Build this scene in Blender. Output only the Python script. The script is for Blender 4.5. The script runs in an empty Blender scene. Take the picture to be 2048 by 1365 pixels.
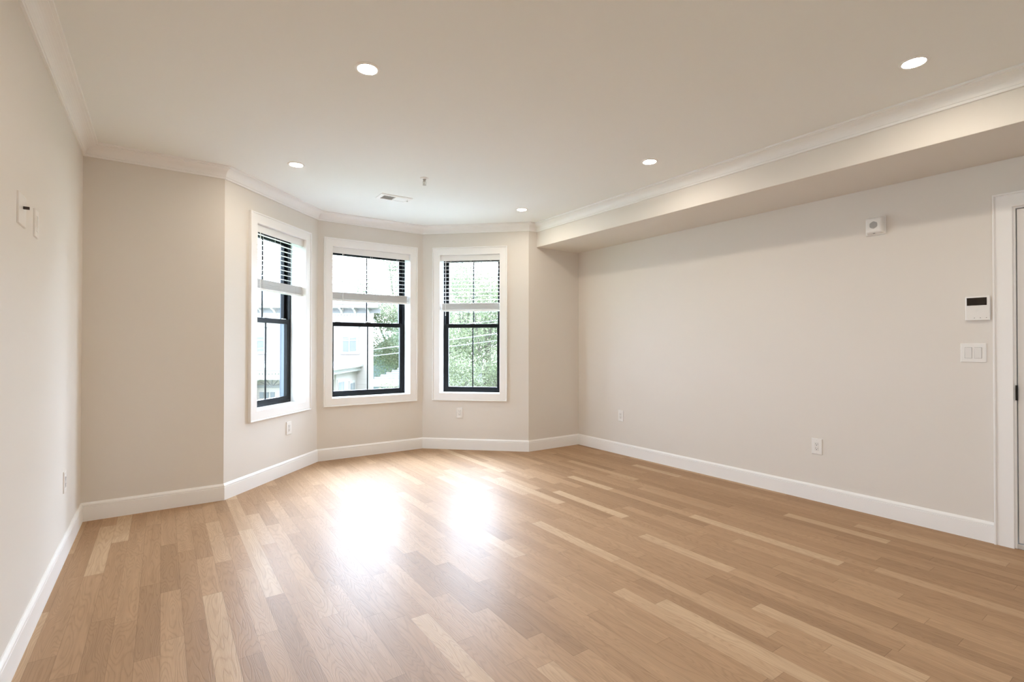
import bpy, bmesh, math, random
from mathutils import Vector, Matrix
from math import sin, cos, pi, radians, sqrt

random.seed(7)
S = bpy.context.scene
COL = S.collection

# ------------------------------------------------------------------ camera
cam_d = bpy.data.cameras.new('camera')
cam = bpy.data.objects.new('camera', cam_d)
COL.objects.link(cam)
CAM_H, YAW, PITCH, ROLL, FPX = 1.214, 34.918, 0.450, 0.048, 1002.74
cam_d.sensor_fit = 'HORIZONTAL'
cam_d.sensor_width = 36.0
cam_d.lens = 36.0 * FPX / 2048.0
cam_d.clip_start, cam_d.clip_end = 0.02, 500
cam.location = (0, 0, CAM_H)
cam.rotation_euler = (radians(90 + PITCH), radians(-ROLL), radians(-YAW))
S.camera = cam

# ------------------------------------------------------------------ sky, exposure
S.view_settings.view_transform = 'Standard'
S.view_settings.look = 'None'
S.view_settings.gamma = 1.0
S.view_settings.use_curve_mapping = False
S.view_settings.exposure = 1.75
SKY_BASE, SKY_LOBE = 2.6, 11.0
LAMP = 84.0
world = bpy.data.worlds.new('sky')
S.world = world
world.use_nodes = True
wn, wl = world.node_tree.nodes, world.node_tree.links
wn.clear()
w_out = wn.new('ShaderNodeOutputWorld')
w_bg = wn.new('ShaderNodeBackground')
w_tc = wn.new('ShaderNodeTexCoord')
w_dot = wn.new('ShaderNodeVectorMath'); w_dot.operation = 'DOT_PRODUCT'
ld = Vector((0.50, 0.72, 0.50)).normalized()          # veiled sun side of the overcast sky
w_dot.inputs[1].default_value = ld
w_max = wn.new('ShaderNodeMath'); w_max.operation = 'MAXIMUM'; w_max.inputs[1].default_value = 0
w_pow = wn.new('ShaderNodeMath'); w_pow.operation = 'POWER'; w_pow.inputs[1].default_value = 2.0
w_mul = wn.new('ShaderNodeMath'); w_mul.operation = 'MULTIPLY_ADD'
w_mul.inputs[1].default_value = SKY_LOBE; w_mul.inputs[2].default_value = SKY_BASE
w_bg.inputs[0].default_value = (0.835, 0.99, 1.25, 1)
wl.new(w_tc.outputs['Generated'], w_dot.inputs[0])
wl.new(w_dot.outputs['Value'], w_max.inputs[0])
wl.new(w_max.outputs[0], w_pow.inputs[0])
wl.new(w_pow.outputs[0], w_mul.inputs[0])
wl.new(w_mul.outputs[0], w_bg.inputs[1])
wl.new(w_bg.outputs[0], w_out.inputs[0])
S.cycles.use_denoising = True
S.cycles.max_bounces = 14
S.cycles.diffuse_bounces = 9
S.cycles.glossy_bounces = 4
S.cycles.transparent_max_bounces = 32
S.cycles.sample_clamp_indirect = 12

# ------------------------------------------------------------------ room dimensions (metres)
XL, YB, X1 = -0.4526, 4.5139, 0.3995
X2, Y2, X3 = 1.3254, 5.4396, 2.5142
X4, Y4, XR = 3.4263, 4.5775, 4.1903
CEIL, ZB, ZC, CP = 2.60, 0.1266, 2.5139, 0.0875
XS, ZS = 3.5405, 2.3405
YF = -2.6                       # wall behind the camera
WT = 0.24                       # wall thickness
D0, D1, DTOP = 0.733, -0.185, 2.036   # door opening along y, and its head

# ------------------------------------------------------------------ mesh helpers
class MB:
    def __init__(self): self.v = []; self.f = []
    def quadbox(self, p):        # 8 points: bottom ring 0-3, top ring 4-7
        b = len(self.v); self.v += [tuple(q) for q in p]
        for f in ((3,2,1,0),(4,5,6,7),(0,1,5,4),(1,2,6,5),(2,3,7,6),(3,0,4,7)):
            self.f.append(tuple(b+i for i in f))
        return self
    def box(self, x0, x1, y0, y1, z0, z1):
        return self.quadbox([(x0,y0,z0),(x1,y0,z0),(x1,y1,z0),(x0,y1,z0),(x0,y0,z1),(x1,y0,z1),(x1,y1,z1),(x0,y1,z1)])
    def prism(self, poly, z0, z1):
        b = len(self.v); n = len(poly)
        self.v += [(x,y,z0) for x,y in poly] + [(x,y,z1) for x,y in poly]
        self.f.append(tuple(b+i for i in range(n))[::-1]); self.f.append(tuple(b+n+i for i in range(n)))
        for i in range(n):
            j = (i+1) % n
            self.f.append((b+i, b+j, b+n+j, b+n+i))
        return self
    def tube(self, pts, r, n=10, cap=True):
        pts = [Vector(p) for p in pts]; rs = r if isinstance(r, (list, tuple)) else [r]*len(pts)
        b = len(self.v); up = Vector((0,0,1))
        for i, p in enumerate(pts):
            d = (pts[min(i+1,len(pts)-1)] - pts[max(i-1,0)]).normalized()
            a = d.cross(up)
            if a.length < 1e-3: a = d.cross(Vector((1,0,0)))
            a.normalize(); c = d.cross(a)
            for k in range(n):
                t = 2*pi*k/n
                self.v.append(tuple(p + (a*cos(t) + c*sin(t))*rs[i]))
        for i in range(len(pts)-1):
            for k in range(n):
                j = (k+1) % n
                self.f.append((b+i*n+k, b+i*n+j, b+(i+1)*n+j, b+(i+1)*n+k))
        if cap:
            self.f.append(tuple(b+k for k in range(n))[::-1])
            self.f.append(tuple(b+(len(pts)-1)*n+k for k in range(n)))
        return self
    def lathe(self, prof, c=(0,0,0), axis='z', n=32, closed=False):
        b = len(self.v); m = len(prof)
        for k in range(n):
            t = 2*pi*k/n
            for r, h in prof:
                q = (r*cos(t), r*sin(t), h) if axis == 'z' else (r*cos(t), h, r*sin(t))
                self.v.append((c[0]+q[0], c[1]+q[1], c[2]+q[2]))
        for k in range(n):
            j = (k+1) % n
            for i in range(m if closed else m-1):
                ii = (i+1) % m
                self.f.append((b+k*m+i, b+j*m+i, b+j*m+ii, b+k*m+ii))
        return self
    def ring(self, x0, x1, z0, z1, prof):
        """picture-frame sweep in the local xz plane; prof = closed list of (outward offset, y)"""
        b = len(self.v); m = len(prof)
        for sx, sz in ((0,0),(1,0),(1,1),(0,1)):
            for d, y in prof:
                self.v.append(((x1+d) if sx else (x0-d), y, (z1+d) if sz else (z0-d)))
        for c in range(4):
            e = (c+1) % 4
            for i in range(m):
                j = (i+1) % m
                self.f.append((b+c*m+i, b+e*m+i, b+e*m+j, b+c*m+j))
        return self
    def build(self, name, mat, parent=None, bevel=0, smooth=False, seg=2):
        me = bpy.data.meshes.new(name)
        me.from_pydata(self.v, [], self.f)
        bm = bmesh.new(); bm.from_mesh(me)
        bmesh.ops.recalc_face_normals(bm, faces=bm.faces)
        bm.to_mesh(me); bm.free()
        me.materials.append(mat)
        if smooth:
            for p in me.polygons: p.use_smooth = True
            try: me.set_sharp_from_angle(angle=radians(40))
            except Exception: pass
        o = bpy.data.objects.new(name, me); COL.objects.link(o)
        if parent: o.parent = parent
        if bevel:
            md = o.modifiers.new('edge', 'BEVEL'); md.width = bevel; md.segments = seg; md.limit_method = 'ANGLE'
        return o

def tag(o, label=None, cat=None, group=None, kind=None):
    if label: o['label'] = label
    if cat: o['category'] = cat
    if group: o['group'] = group
    if kind: o['kind'] = kind
    return o
def empty(name, loc=(0,0,0), rz=0.0):
    o = bpy.data.objects.new(name, None); COL.objects.link(o)
    o.empty_display_size = 0.1
    o.location = loc; o.rotation_euler = (0,0,rz)
    return o
def copy_tree(o, parent=None):
    c = o.copy(); COL.objects.link(c)
    if parent: c.parent = parent
    for ch in list(o.children): copy_tree(ch, c)
    return c
def struct(o, label=None, cat=None): return tag(o, label, cat, None, 'structure')

# ------------------------------------------------------------------ materials
def mat(name, col, rough=0.5, metal=0.0, bump=None, var=None, spec=None, coat=0.0):
    m = bpy.data.materials.new(name); m.use_nodes = True
    nt = m.node_tree; b = nt.nodes['Principled BSDF']
    b.inputs['Base Color'].default_value = (*col, 1)
    b.inputs['Roughness'].default_value = rough
    b.inputs['Metallic'].default_value = metal
    if spec is not None: b.inputs['Specular IOR Level'].default_value = spec
    if coat: b.inputs['Coat Weight'].default_value = coat
    tc = None
    if bump or var:
        tc = nt.nodes.new('ShaderNodeTexCoord')
    if var:
        sc, amt = var
        n = nt.nodes.new('ShaderNodeTexNoise'); n.inputs['Scale'].default_value = sc; n.inputs['Detail'].default_value = 3
        nt.links.new(tc.outputs['Object'], n.inputs['Vector'])
        mx = nt.nodes.new('ShaderNodeMix'); mx.data_type = 'RGBA'
        mx.inputs['A'].default_value = (*[c*(1-amt) for c in col], 1)
        mx.inputs['B'].default_value = (*[min(1, c*(1+amt)) for c in col], 1)
        nt.links.new(n.outputs['Fac'], mx.inputs['Factor'])
        nt.links.new(mx.outputs['Result'], b.inputs['Base Color'])
    if bump:
        sc, st, dist = bump
        n = nt.nodes.new('ShaderNodeTexNoise'); n.inputs['Scale'].default_value = sc; n.inputs['Detail'].default_value = 2
        nt.links.new(tc.outputs['Object'], n.inputs['Vector'])
        bp = nt.nodes.new('ShaderNodeBump'); bp.inputs['Strength'].default_value = st; bp.inputs['Distance'].default_value = dist
        nt.links.new(n.outputs['Fac'], bp.inputs['Height'])
        nt.links.new(bp.outputs['Normal'], b.inputs['Normal'])
    return m
def emit(name, col, strength):
    m = bpy.data.materials.new(name); m.use_nodes = True
    nt = m.node_tree; nt.nodes.clear()
    o = nt.nodes.new('ShaderNodeOutputMaterial'); e = nt.nodes.new('ShaderNodeEmission')
    e.inputs[0].default_value = (*col, 1); e.inputs[1].default_value = strength
    nt.links.new(e.outputs[0], o.inputs[0])
    return m
def glass_mat():
    m = bpy.data.materials.new('window_glass'); m.use_nodes = True
    nt = m.node_tree; nt.nodes.clear()
    o = nt.nodes.new('ShaderNodeOutputMaterial')
    t = nt.nodes.new('ShaderNodeBsdfTransparent'); t.inputs[0].default_value = (0.96, 0.98, 0.97, 1)
    g = nt.nodes.new('ShaderNodeBsdfGlossy'); g.inputs['Roughness'].default_value = 0.0
    lw = nt.nodes.new('ShaderNodeLayerWeight'); lw.inputs['Blend'].default_value = 0.5
    pw = nt.nodes.new('ShaderNodeMath'); pw.operation = 'POWER'; pw.inputs[1].default_value = 5.0
    fr = nt.nodes.new('ShaderNodeMath'); fr.operation = 'MULTIPLY_ADD'; fr.inputs[1].default_value = 0.6; fr.inputs[2].default_value = 0.025
    nt.links.new(lw.outputs['Facing'], pw.inputs[0]); nt.links.new(pw.outputs[0], fr.inputs[0])
    mx = nt.nodes.new('ShaderNodeMixShader')
    nt.links.new(fr.outputs[0], mx.inputs[0]); nt.links.new(t.outputs[0], mx.inputs[1]); nt.links.new(g.outputs[0], mx.inputs[2])
    nt.links.new(mx.outputs[0], o.inputs[0])
    return m

WALL_C = (0.755, 0.718, 0.668)
M_WALL = mat('beige_wall_paint', WALL_C, 0.55, bump=(260, 0.06, 0.001))
M_CEIL = mat('ceiling_paint', (0.865, 0.878, 0.862), 0.8, bump=(200, 0.05, 0.001))
M_TRIM = mat('white_trim_paint', (0.90, 0.895, 0.885), 0.35)
M_PLASTIC = mat('white_plastic', (0.84, 0.83, 0.81), 0.3)
M_PLASTIC2 = mat('white_rocker_plastic', (0.80, 0.79, 0.77), 0.25)
M_DARK = mat('dark_slot', (0.02, 0.02, 0.02), 0.5)
M_GREY = mat('grille_grey', (0.22, 0.20, 0.20), 0.6)
M_BLACK = mat('black_window_frame', (0.005, 0.0055, 0.007), 0.35, spec=0.2)
M_TRACK = mat('skylit_black_track', (0.13, 0.155, 0.20), 0.4)  # sky light on the black frame painted in as blue-grey
M_MOULD = mat('blue_grey_exterior_trim', (0.075, 0.09, 0.125), 0.5)
M_BLIND = mat('white_blind_slat', (0.84, 0.84, 0.83), 0.4)
M_CORD = mat('white_cord', (0.8, 0.8, 0.79), 0.7)
M_NICKEL = mat('satin_nickel', (0.62, 0.62, 0.60), 0.3, 0.9)
M_CHROME = mat('chrome_sprinkler', (0.55, 0.55, 0.52), 0.3, 0.8)
M_HINGE = mat('black_hinge', (0.015, 0.014, 0.013), 0.4, 0.3)
M_SCREEN = mat('black_screen', (0.012, 0.008, 0.006), 0.15)
M_STONE = mat('threshold_marble', (0.62, 0.6, 0.58), 0.35)
M_GLASS = glass_mat()
M_LENS = emit('lit_led_lens', (1.0, 0.88, 0.73), LAMP)
M_DOOR = mat('white_door_paint', (0.80, 0.79, 0.78), 0.35)

GLOSS_A = (0.26, 0.015, 0.010)     # roughness, facing and grazing share of the two varnish lobes
GLOSS_B = (0.48, 0.072, 0.03)       # satin varnish
def floor_mat():
    m = bpy.data.materials.new('oak_strip_floor'); m.use_nodes = True
    nt = m.node_tree; N = nt.nodes; L = nt.links
    b = N['Principled BSDF']
    def link(x, s):
        if isinstance(x, (int, float)): s.default_value = x
        else: L.new(x, s)
    def ma(op, a, c=0.0, d=None):
        n = N.new('ShaderNodeMath'); n.operation = op
        link(a, n.inputs[0]); link(c, n.inputs[1])
        if d is not None: link(d, n.inputs[2])
        return n.outputs[0]
    def comb(x, y, z):
        n = N.new('ShaderNodeCombineXYZ'); link(x, n.inputs[0]); link(y, n.inputs[1]); link(z, n.inputs[2]); return n.outputs[0]
    tc = N.new('ShaderNodeTexCoord'); sp = N.new('ShaderNodeSeparateXYZ')
    L.new(tc.outputs['Object'], sp.inputs[0]); X, Y = sp.outputs[0], sp.outputs[1]
    W = 0.0826
    xr = ma('DIVIDE', X, W); row = ma('FLOOR', xr); fx = ma('FRACT', xr)
    wr = N.new('ShaderNodeTexWhiteNoise'); wr.noise_dimensions = '1D'; L.new(row, wr.inputs['W'])
    yy = ma('MULTIPLY_ADD', row, 37.31, ma('DIVIDE', Y, 0.78))
    def vor(feature):
        v = N.new('ShaderNodeTexVoronoi'); v.voronoi_dimensions = '1D'; v.feature = feature
        v.inputs['Scale'].default_value = 1.0; v.inputs['Randomness'].default_value = 0.85
        L.new(yy, v.inputs['W']); return v
    v1 = vor('F1'); v2 = vor('DISTANCE_TO_EDGE')
    sc = N.new('ShaderNodeSeparateColor'); L.new(v1.outputs['Color'], sc.inputs[0])
    r1, r2, r3 = sc.outputs[0], sc.outputs[1], sc.outputs[2]
    # board tone
    cr = N.new('ShaderNodeValToRGB'); e = cr.color_ramp.elements
    cols = [(0.0, FLOOR_COLS[0]), (0.22, FLOOR_COLS[1]), (0.55, FLOOR_COLS[2]), (0.86, FLOOR_COLS[3]), (1.0, FLOOR_COLS[4])]
    e[0].position, e[0].color = cols[0][0], (*cols[0][1], 1)
    e[1].position, e[1].color = cols[-1][0], (*cols[-1][1], 1)
    for p, c in cols[1:-1]:
        k = e.new(p); k.color = (*c, 1)
    L.new(r1, cr.inputs[0])
    # cathedral grain: contour lines of a stretched noise, different on every board
    xl = ma('SUBTRACT', fx, ma('MULTIPLY', r3, 1.0))
    n1 = N.new('ShaderNodeTexNoise'); n1.inputs['Scale'].default_value = 1.0; n1.inputs['Detail'].default_value = 1.5
    L.new(comb(ma('MULTIPLY', xl, 1.15), ma('MULTIPLY_ADD', r2, 90.0, ma('MULTIPLY', Y, 1.7)), ma('MULTIPLY', r1, 60.0)), n1.inputs['Vector'])
    freq = ma('MULTIPLY_ADD', r2, 90.0, 85.0)
    ring = ma('SINE', ma('MULTIPLY_ADD', n1.outputs['Fac'], freq, ma('MULTIPLY', fx, 9.0)))
    ring01 = ma('MULTIPLY_ADD', ring, 0.5, 0.5)
    ringl = ma('POWER', ring01, 3.0)
    # fine pores
    n2 = N.new('ShaderNodeTexNoise'); n2.inputs['Scale'].default_value = 1.0; n2.inputs['Detail'].default_value = 3
    L.new(comb(ma('MULTIPLY', X, 420.0), ma('MULTIPLY', Y, 14.0), ma('MULTIPLY', r1, 30.0)), n2.inputs['Vector'])
    n3 = N.new('ShaderNodeTexNoise'); n3.inputs['Scale'].default_value = 1.0; n3.inputs['Detail'].default_value = 2
    L.new(comb(ma('MULTIPLY', X, 40.0), ma('MULTIPLY', Y, 2.2), ma('MULTIPLY', r2, 50.0)), n3.inputs['Vector'])
    grain = ma('ADD', ma('MULTIPLY', ringl, -0.13), ma('ADD', ma('MULTIPLY_ADD', n2.outputs['Fac'], 0.26, -0.13), ma('MULTIPLY_ADD', n3.outputs['Fac'], 0.30, -0.15)))
    val = ma('ADD', grain, 1.03)
    # joints
    ex = ma('MINIMUM', fx, ma('SUBTRACT', 1.0, fx))
    jx = ma('LESS_THAN', ex, 0.010); jy = ma('LESS_THAN', v2.outputs['Distance'], 0.0016)
    joint = ma('MAXIMUM', jx, jy)
    val2 = ma('MULTIPLY', val, ma('MULTIPLY_ADD', joint, -0.28, 1.0))
    hs = N.new('ShaderNodeMix'); hs.data_type = 'RGBA'; hs.blend_type = 'MULTIPLY'; hs.inputs['Factor'].default_value = 1.0
    cv = N.new('ShaderNodeCombineColor'); L.new(val2, cv.inputs[0]); L.new(ma('POWER', val2, 1.1), cv.inputs[1]); L.new(ma('POWER', val2, 1.25), cv.inputs[2])
    L.new(cr.outputs[0], hs.inputs['A']); L.new(cv.outputs[0], hs.inputs['B'])
    L.new(hs.outputs['Result'], b.inputs['Base Color'])
    # relief
    hgt = ma('ADD', ma('MULTIPLY', ma('POWER', ring01, 9.0), -0.55), ma('ADD', ma('MULTIPLY', n2.outputs['Fac'], 0.55), ma('MULTIPLY', joint, -1.3)))
    bp = N.new('ShaderNodeBump'); bp.inputs['Strength'].default_value = 0.24; bp.inputs['Distance'].default_value = 0.0012
    L.new(hgt, bp.inputs['Height']); L.new(bp.outputs['Normal'], b.inputs['Normal'])
    b.inputs['Roughness'].default_value = 0.6
    b.inputs['Specular IOR Level'].default_value = 0.0
    lw = N.new('ShaderNodeLayerWeight'); lw.inputs['Blend'].default_value = 0.5
    f5 = ma('POWER', lw.outputs['Facing'], 5.0)
    last = b.outputs[0]
    for rough, f0, f1 in (GLOSS_B, GLOSS_A):
        gl = N.new('ShaderNodeBsdfGlossy'); gl.inputs['Roughness'].default_value = rough
        L.new(bp.outputs['Normal'], gl.inputs['Normal'])
        mx = N.new('ShaderNodeMixShader'); L.new(ma('MULTIPLY_ADD', f5, f1, f0), mx.inputs[0])
        L.new(last, mx.inputs[1]); L.new(gl.outputs[0], mx.inputs[2]); last = mx.outputs[0]
    L.new(last, N['Material Output'].inputs[0])
    return m
FLOOR_COLS = [(0.325,0.193,0.103), (0.37,0.222,0.120), (0.40,0.244,0.135), (0.43,0.268,0.150), (0.53,0.365,0.225)]
M_FLOOR = floor_mat()

# ------------------------------------------------------------------ room shell
PATH = [(XL,YF),(XL,YB),(X1,YB),(X2,Y2),(X3,Y2),(X4,Y4),(XR,Y4),(XR,YF)]   # clockwise, room on the right
def unit(a, b):
    d = Vector((b[0]-a[0], b[1]-a[1])); d.normalize(); return d
def offset_loop(pts, d):
    """offset to the left of travel (outwards) by d, closed"""
    out = []; n = len(pts)
    for i in range(n):
        a, p, c = pts[i-1], pts[i], pts[(i+1) % n]
        u, w = unit(a, p), unit(p, c)
        nu, nw = Vector((-u.y, u.x)), Vector((-w.y, w.x))
        m = (nu + nw); m = m / (1 + nu.dot(nw))
        out.append((p[0]+m.x*d, p[1]+m.y*d))
    return out
OUT = offset_loop(PATH, WT)

def wall(i, name, holes=()):
    """wall along PATH[i] -> PATH[i+1]; holes = [(s0,s1,z0,z1)]"""
    n = len(PATH); A, B = PATH[i], PATH[(i+1) % n]; AO, BO = OUT[i], OUT[(i+1) % n]
    L = (Vector(B)-Vector(A)).length; t = unit(A, B); nn = Vector((-t.y, t.x))
    def pin(s): return (A[0]+t.x*s, A[1]+t.y*s)
    def pout(s):
        if s <= 0: return AO
        if s >= L: return BO
        q = pin(s); return (q[0]+nn.x*WT, q[1]+nn.y*WT)
    mb = MB()
    def slab(s0, s1, z0, z1):
        a, b_, c, d = pin(s0), pin(s1), pout(s1), pout(s0)
        mb.quadbox([(*a,z0),(*b_,z0),(*c,z0),(*d,z0),(*a,z1),(*b_,z1),(*c,z1),(*d,z1)])
    if not holes: slab(0, L, -0.12, CEIL+0.12)
    for (s0, s1, z0, z1) in holes:
        slab(0, s0, -0.12, CEIL+0.12); slab(s1, L, -0.12, CEIL+0.12)
        slab(s0, s1, -0.12, z0); slab(s0, s1, z1, CEIL+0.12)
    return struct(mb.build(name, M_WALL))
JT = 0.012
WIN = {  # i0, i1, z0, z1, blind stack bottom, wand x, wand bottom
    1: (0.362, 1.077, 0.648, 2.258, 1.694, 0.055, 1.60),
    2: (0.150, 1.026, 0.648, 2.260, 1.685, 0.105, 1.585),
    3: (0.213, 0.921, 0.655, 2.262, 1.607, 0.060, 1.555)}
RW = (0.65, 1.65, 0.55, 2.25)       # added unseen fill window in the left wall, s measured from the rear wall
def hole(k):
    i0, i1, z0, z1 = WIN[k][:4]; return (i0-JT, i1+JT, z0-JT, z1+JT)
wall(0, 'wall_left', [(RW[0]-JT, RW[1]+JT, RW[2]-JT, RW[3]+JT)]); wall(1, 'wall_back_left')
wall(2, 'wall_bay_left', [hole(1)]); wall(3, 'wall_bay_center', [hole(2)]); wall(4, 'wall_bay_right', [hole(3)])
wall(5, 'wall_back_right')
wall(6, 'wall_right', [(Y4-D0-0.02, Y4-D1+0.02, -0.02, DTOP+0.02)])
wall(7, 'wall_front')
poly = PATH[::-1]
fl = struct(MB().prism(poly, -0.10, 0.0).build('floor', M_FLOOR))
struct(MB().prism(poly, CEIL, CEIL+0.10).build('ceiling', M_CEIL))
struct(MB().box(XS, XR, YF, Y4, ZS, CEIL).build('ceiling_soffit', M_WALL, bevel=0.003))

# ------------------------------------------------------------------ mouldings
def sweep(path, prof, names, m, d_start=None, d_end=None):
    """one mitred length per path segment; prof = closed list of (distance into the room, z)"""
    n = len(path)
    def mitre(i):
        p = path[i]
        if i == 0: u = w = unit(path[0], path[1])
        elif i == n-1: u = w = unit(path[-2], path[-1])
        else: u, w = unit(path[i-1], p), unit(p, path[i+1])
        nu, nw = Vector((u.y, -u.x)), Vector((w.y, -w.x))
        return (nu+nw) / (1+nu.dot(nw))
    for i in range(n-1):
        if not names[i]: continue
        mb = MB(); k = len(prof)
        for j in (i, i+1):
            mt = mitre(j)
            mb.v += [(path[j][0]+mt.x*d, path[j][1]+mt.y*d, z) for d, z in prof]
        for a in range(k):
            c = (a+1) % k
            mb.f.append((a, c, k+c, k+a))
        mb.f.append(tuple(range(k))[::-1]); mb.f.append(tuple(range(k, 2*k)))
        o = mb.build(names[i], m)
        struct(o)
T = 0.014
base_prof = [(0,0),(T,0),(T,0.100),(T-0.0045,0.1015),(T-0.0045,0.1035),(T-0.001,0.105),(T-0.0015,0.113),(T-0.005,0.119),(0.006,0.123),(0.004,ZB),(0,ZB)]
base_path = [(XR,YF),(XL,YF),(XL,YB),(X1,YB),(X2,Y2),(X3,Y2),(X4,Y4),(XR,Y4),(XR,0.832)]
sweep(base_path, base_prof, ['baseboard_front','baseboard_left','baseboard_back_left','baseboard_bay_left','baseboard_bay_center','baseboard_bay_right','baseboard_back_right','baseboard_right'], M_TRIM)
sweep([(XR,D1-0.099),(XR,YF)], base_prof, ['baseboard_right_near'], M_TRIM)
crown_prof = [(0,ZC),(0.011,ZC),(0.0125,ZC+0.002),(0.0125,ZC+0.012),(0.0095,ZC+0.0135),(0.0095,ZC+0.0155),(0.014,ZC+0.0165),(0.0155,ZC+0.022)]
for k in range(1, 8):
    a = k/8 * pi/2
    crown_prof.append((0.0155 + 0.056*(1-cos(a)), ZC+0.022 + 0.048*sin(a)))
crown_prof += [(0.0715,ZC+0.070),(0.0735,ZC+0.0705),(0.0735,ZC+0.0735),(CP-0.001,ZC+0.0742),(CP,ZC+0.0755),(CP,CEIL),(0,CEIL)]
crown_path = [(XS,YF),(XL,YF),(XL,YB),(X1,YB),(X2,Y2),(X3,Y2),(X4,Y4),(XS,Y4),(XS,YF)]
sweep(crown_path, crown_prof, ['trim_8','trim_1','trim_2','trim_3','trim_4','trim_5','trim_6','trim_7'], M_TRIM)

# ------------------------------------------------------------------ windows and blinds
casing_prof = [(0,0),(0,-0.016),(0.002,-0.018),(0.072,-0.018),(0.0735,-0.0155),(0.076,-0.0155),(0.0775,-0.023),(0.080,-0.025),(0.0865,-0.025),(0.0885,-0.022),(0.0885,0)]
def rect_prof(w, y0, y1): return [(0,y0),(w,y0),(w,y1),(0,y1)]
def window(k, seg):
    A, B = PATH[seg], PATH[seg+1]; t = unit(A, B); rz = math.atan2(t.y, t.x)
    i0, i1, z0, z1, zst, wx, wz = WIN[k]
    w = empty('window_%d' % k, (A[0], A[1], 0), rz); struct(w)
    MB().ring(i0, i1, z0, z1, casing_prof).build('casing', M_TRIM, w)
    MB().ring(i0, i1, z0, z1, rect_prof(JT, 0.001, 0.20)).build('jamb', M_TRIM, w)
    fw = 0.022
    MB().ring(i0+fw, i1-fw, z0+fw, z1-fw, rect_prof(fw, 0.146, 0.235)).build('window_frame', M_BLACK, w, bevel=0.002)
    for sx in (i0+fw, i1-fw):
        s = 1 if sx < (i0+i1)/2 else -1
        a, b = sorted((sx, sx+s*0.003))
        MB().box(a, b, 0.188, 0.234, z0+fw, 1.42).build('sash_track_sky_tint', M_TRACK, w)  # black frame face in the track, skylit tone put into its colour
    MB().ring(i0, i1, z0, z1, rect_prof(0.05, 0.2355, 0.27)).build('brickmould', M_MOULD, w, bevel=0.003)
    zm = 1.441; xc = (i0+i1)/2
    def sash(nm, y0, y1, za, zb, st, rt, rb):
        x0, x1 = i0+fw-0.002, i1-fw+0.002
        mb = MB()
        mb.quadbox([(x0,y0,za),(x0+st,y0,za),(x0+st,y1,za),(x0,y1,za),(x0,y0,zb),(x0+st,y0,zb),(x0+st,y1,zb),(x0,y1,zb)])
        mb.box(x1-st, x1, y0, y1, za, zb)
        mb.box(x0+st, x1-st, y0, y1, za, za+rb); mb.box(x0+st, x1-st, y0, y1, zb-rt, zb)
        s = mb.build(nm, M_BLACK, w, bevel=0.002)
        MB().box(x0+st-0.004, x1-st+0.004, (y0+y1)/2-0.002, (y0+y1)/2+0.002, za+rb-0.004, zb-rt+0.004).build('pane', M_GLASS, s)
        MB().box(xc-0.0065, xc+0.0065, (y0+y1)/2-0.005, (y0+y1)/2+0.005, za+rb, zb-rt).build('muntin', M_BLACK, s, bevel=0.002)
        return s
    up = sash('upper_sash', 0.187, 0.222, zm-0.02, z1-fw+0.002, 0.036, 0.036, 0.036)
    lo = sash('lower_sash', 0.150, 0.185, z0+fw-0.002, zm+0.022, 0.038, 0.045, 0.040)
    zl = zm+0.0225
    mb = MB().box(xc-0.030, xc+0.030, 0.152, 0.176, zl-0.001, zl+0.007)
    mb.lathe([(0,0.018),(0.011,0.017),(0.013,0.006),(0.013,0)], (xc, 0.164, zl), n=16)
    mb.box(xc-0.004, xc+0.036, 0.153, 0.162, zl+0.010, zl+0.016)
    mb.build('sash_lock', M_NICKEL, w, bevel=0.0015)
    for sx in (i0+0.10, i1-0.10):
        MB().box(sx-0.028, sx+0.028, 0.151, 0.165, zl-0.001, zl+0.006).build('tilt_latch', M_NICKEL, w, bevel=0.0015)
    return rz

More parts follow.
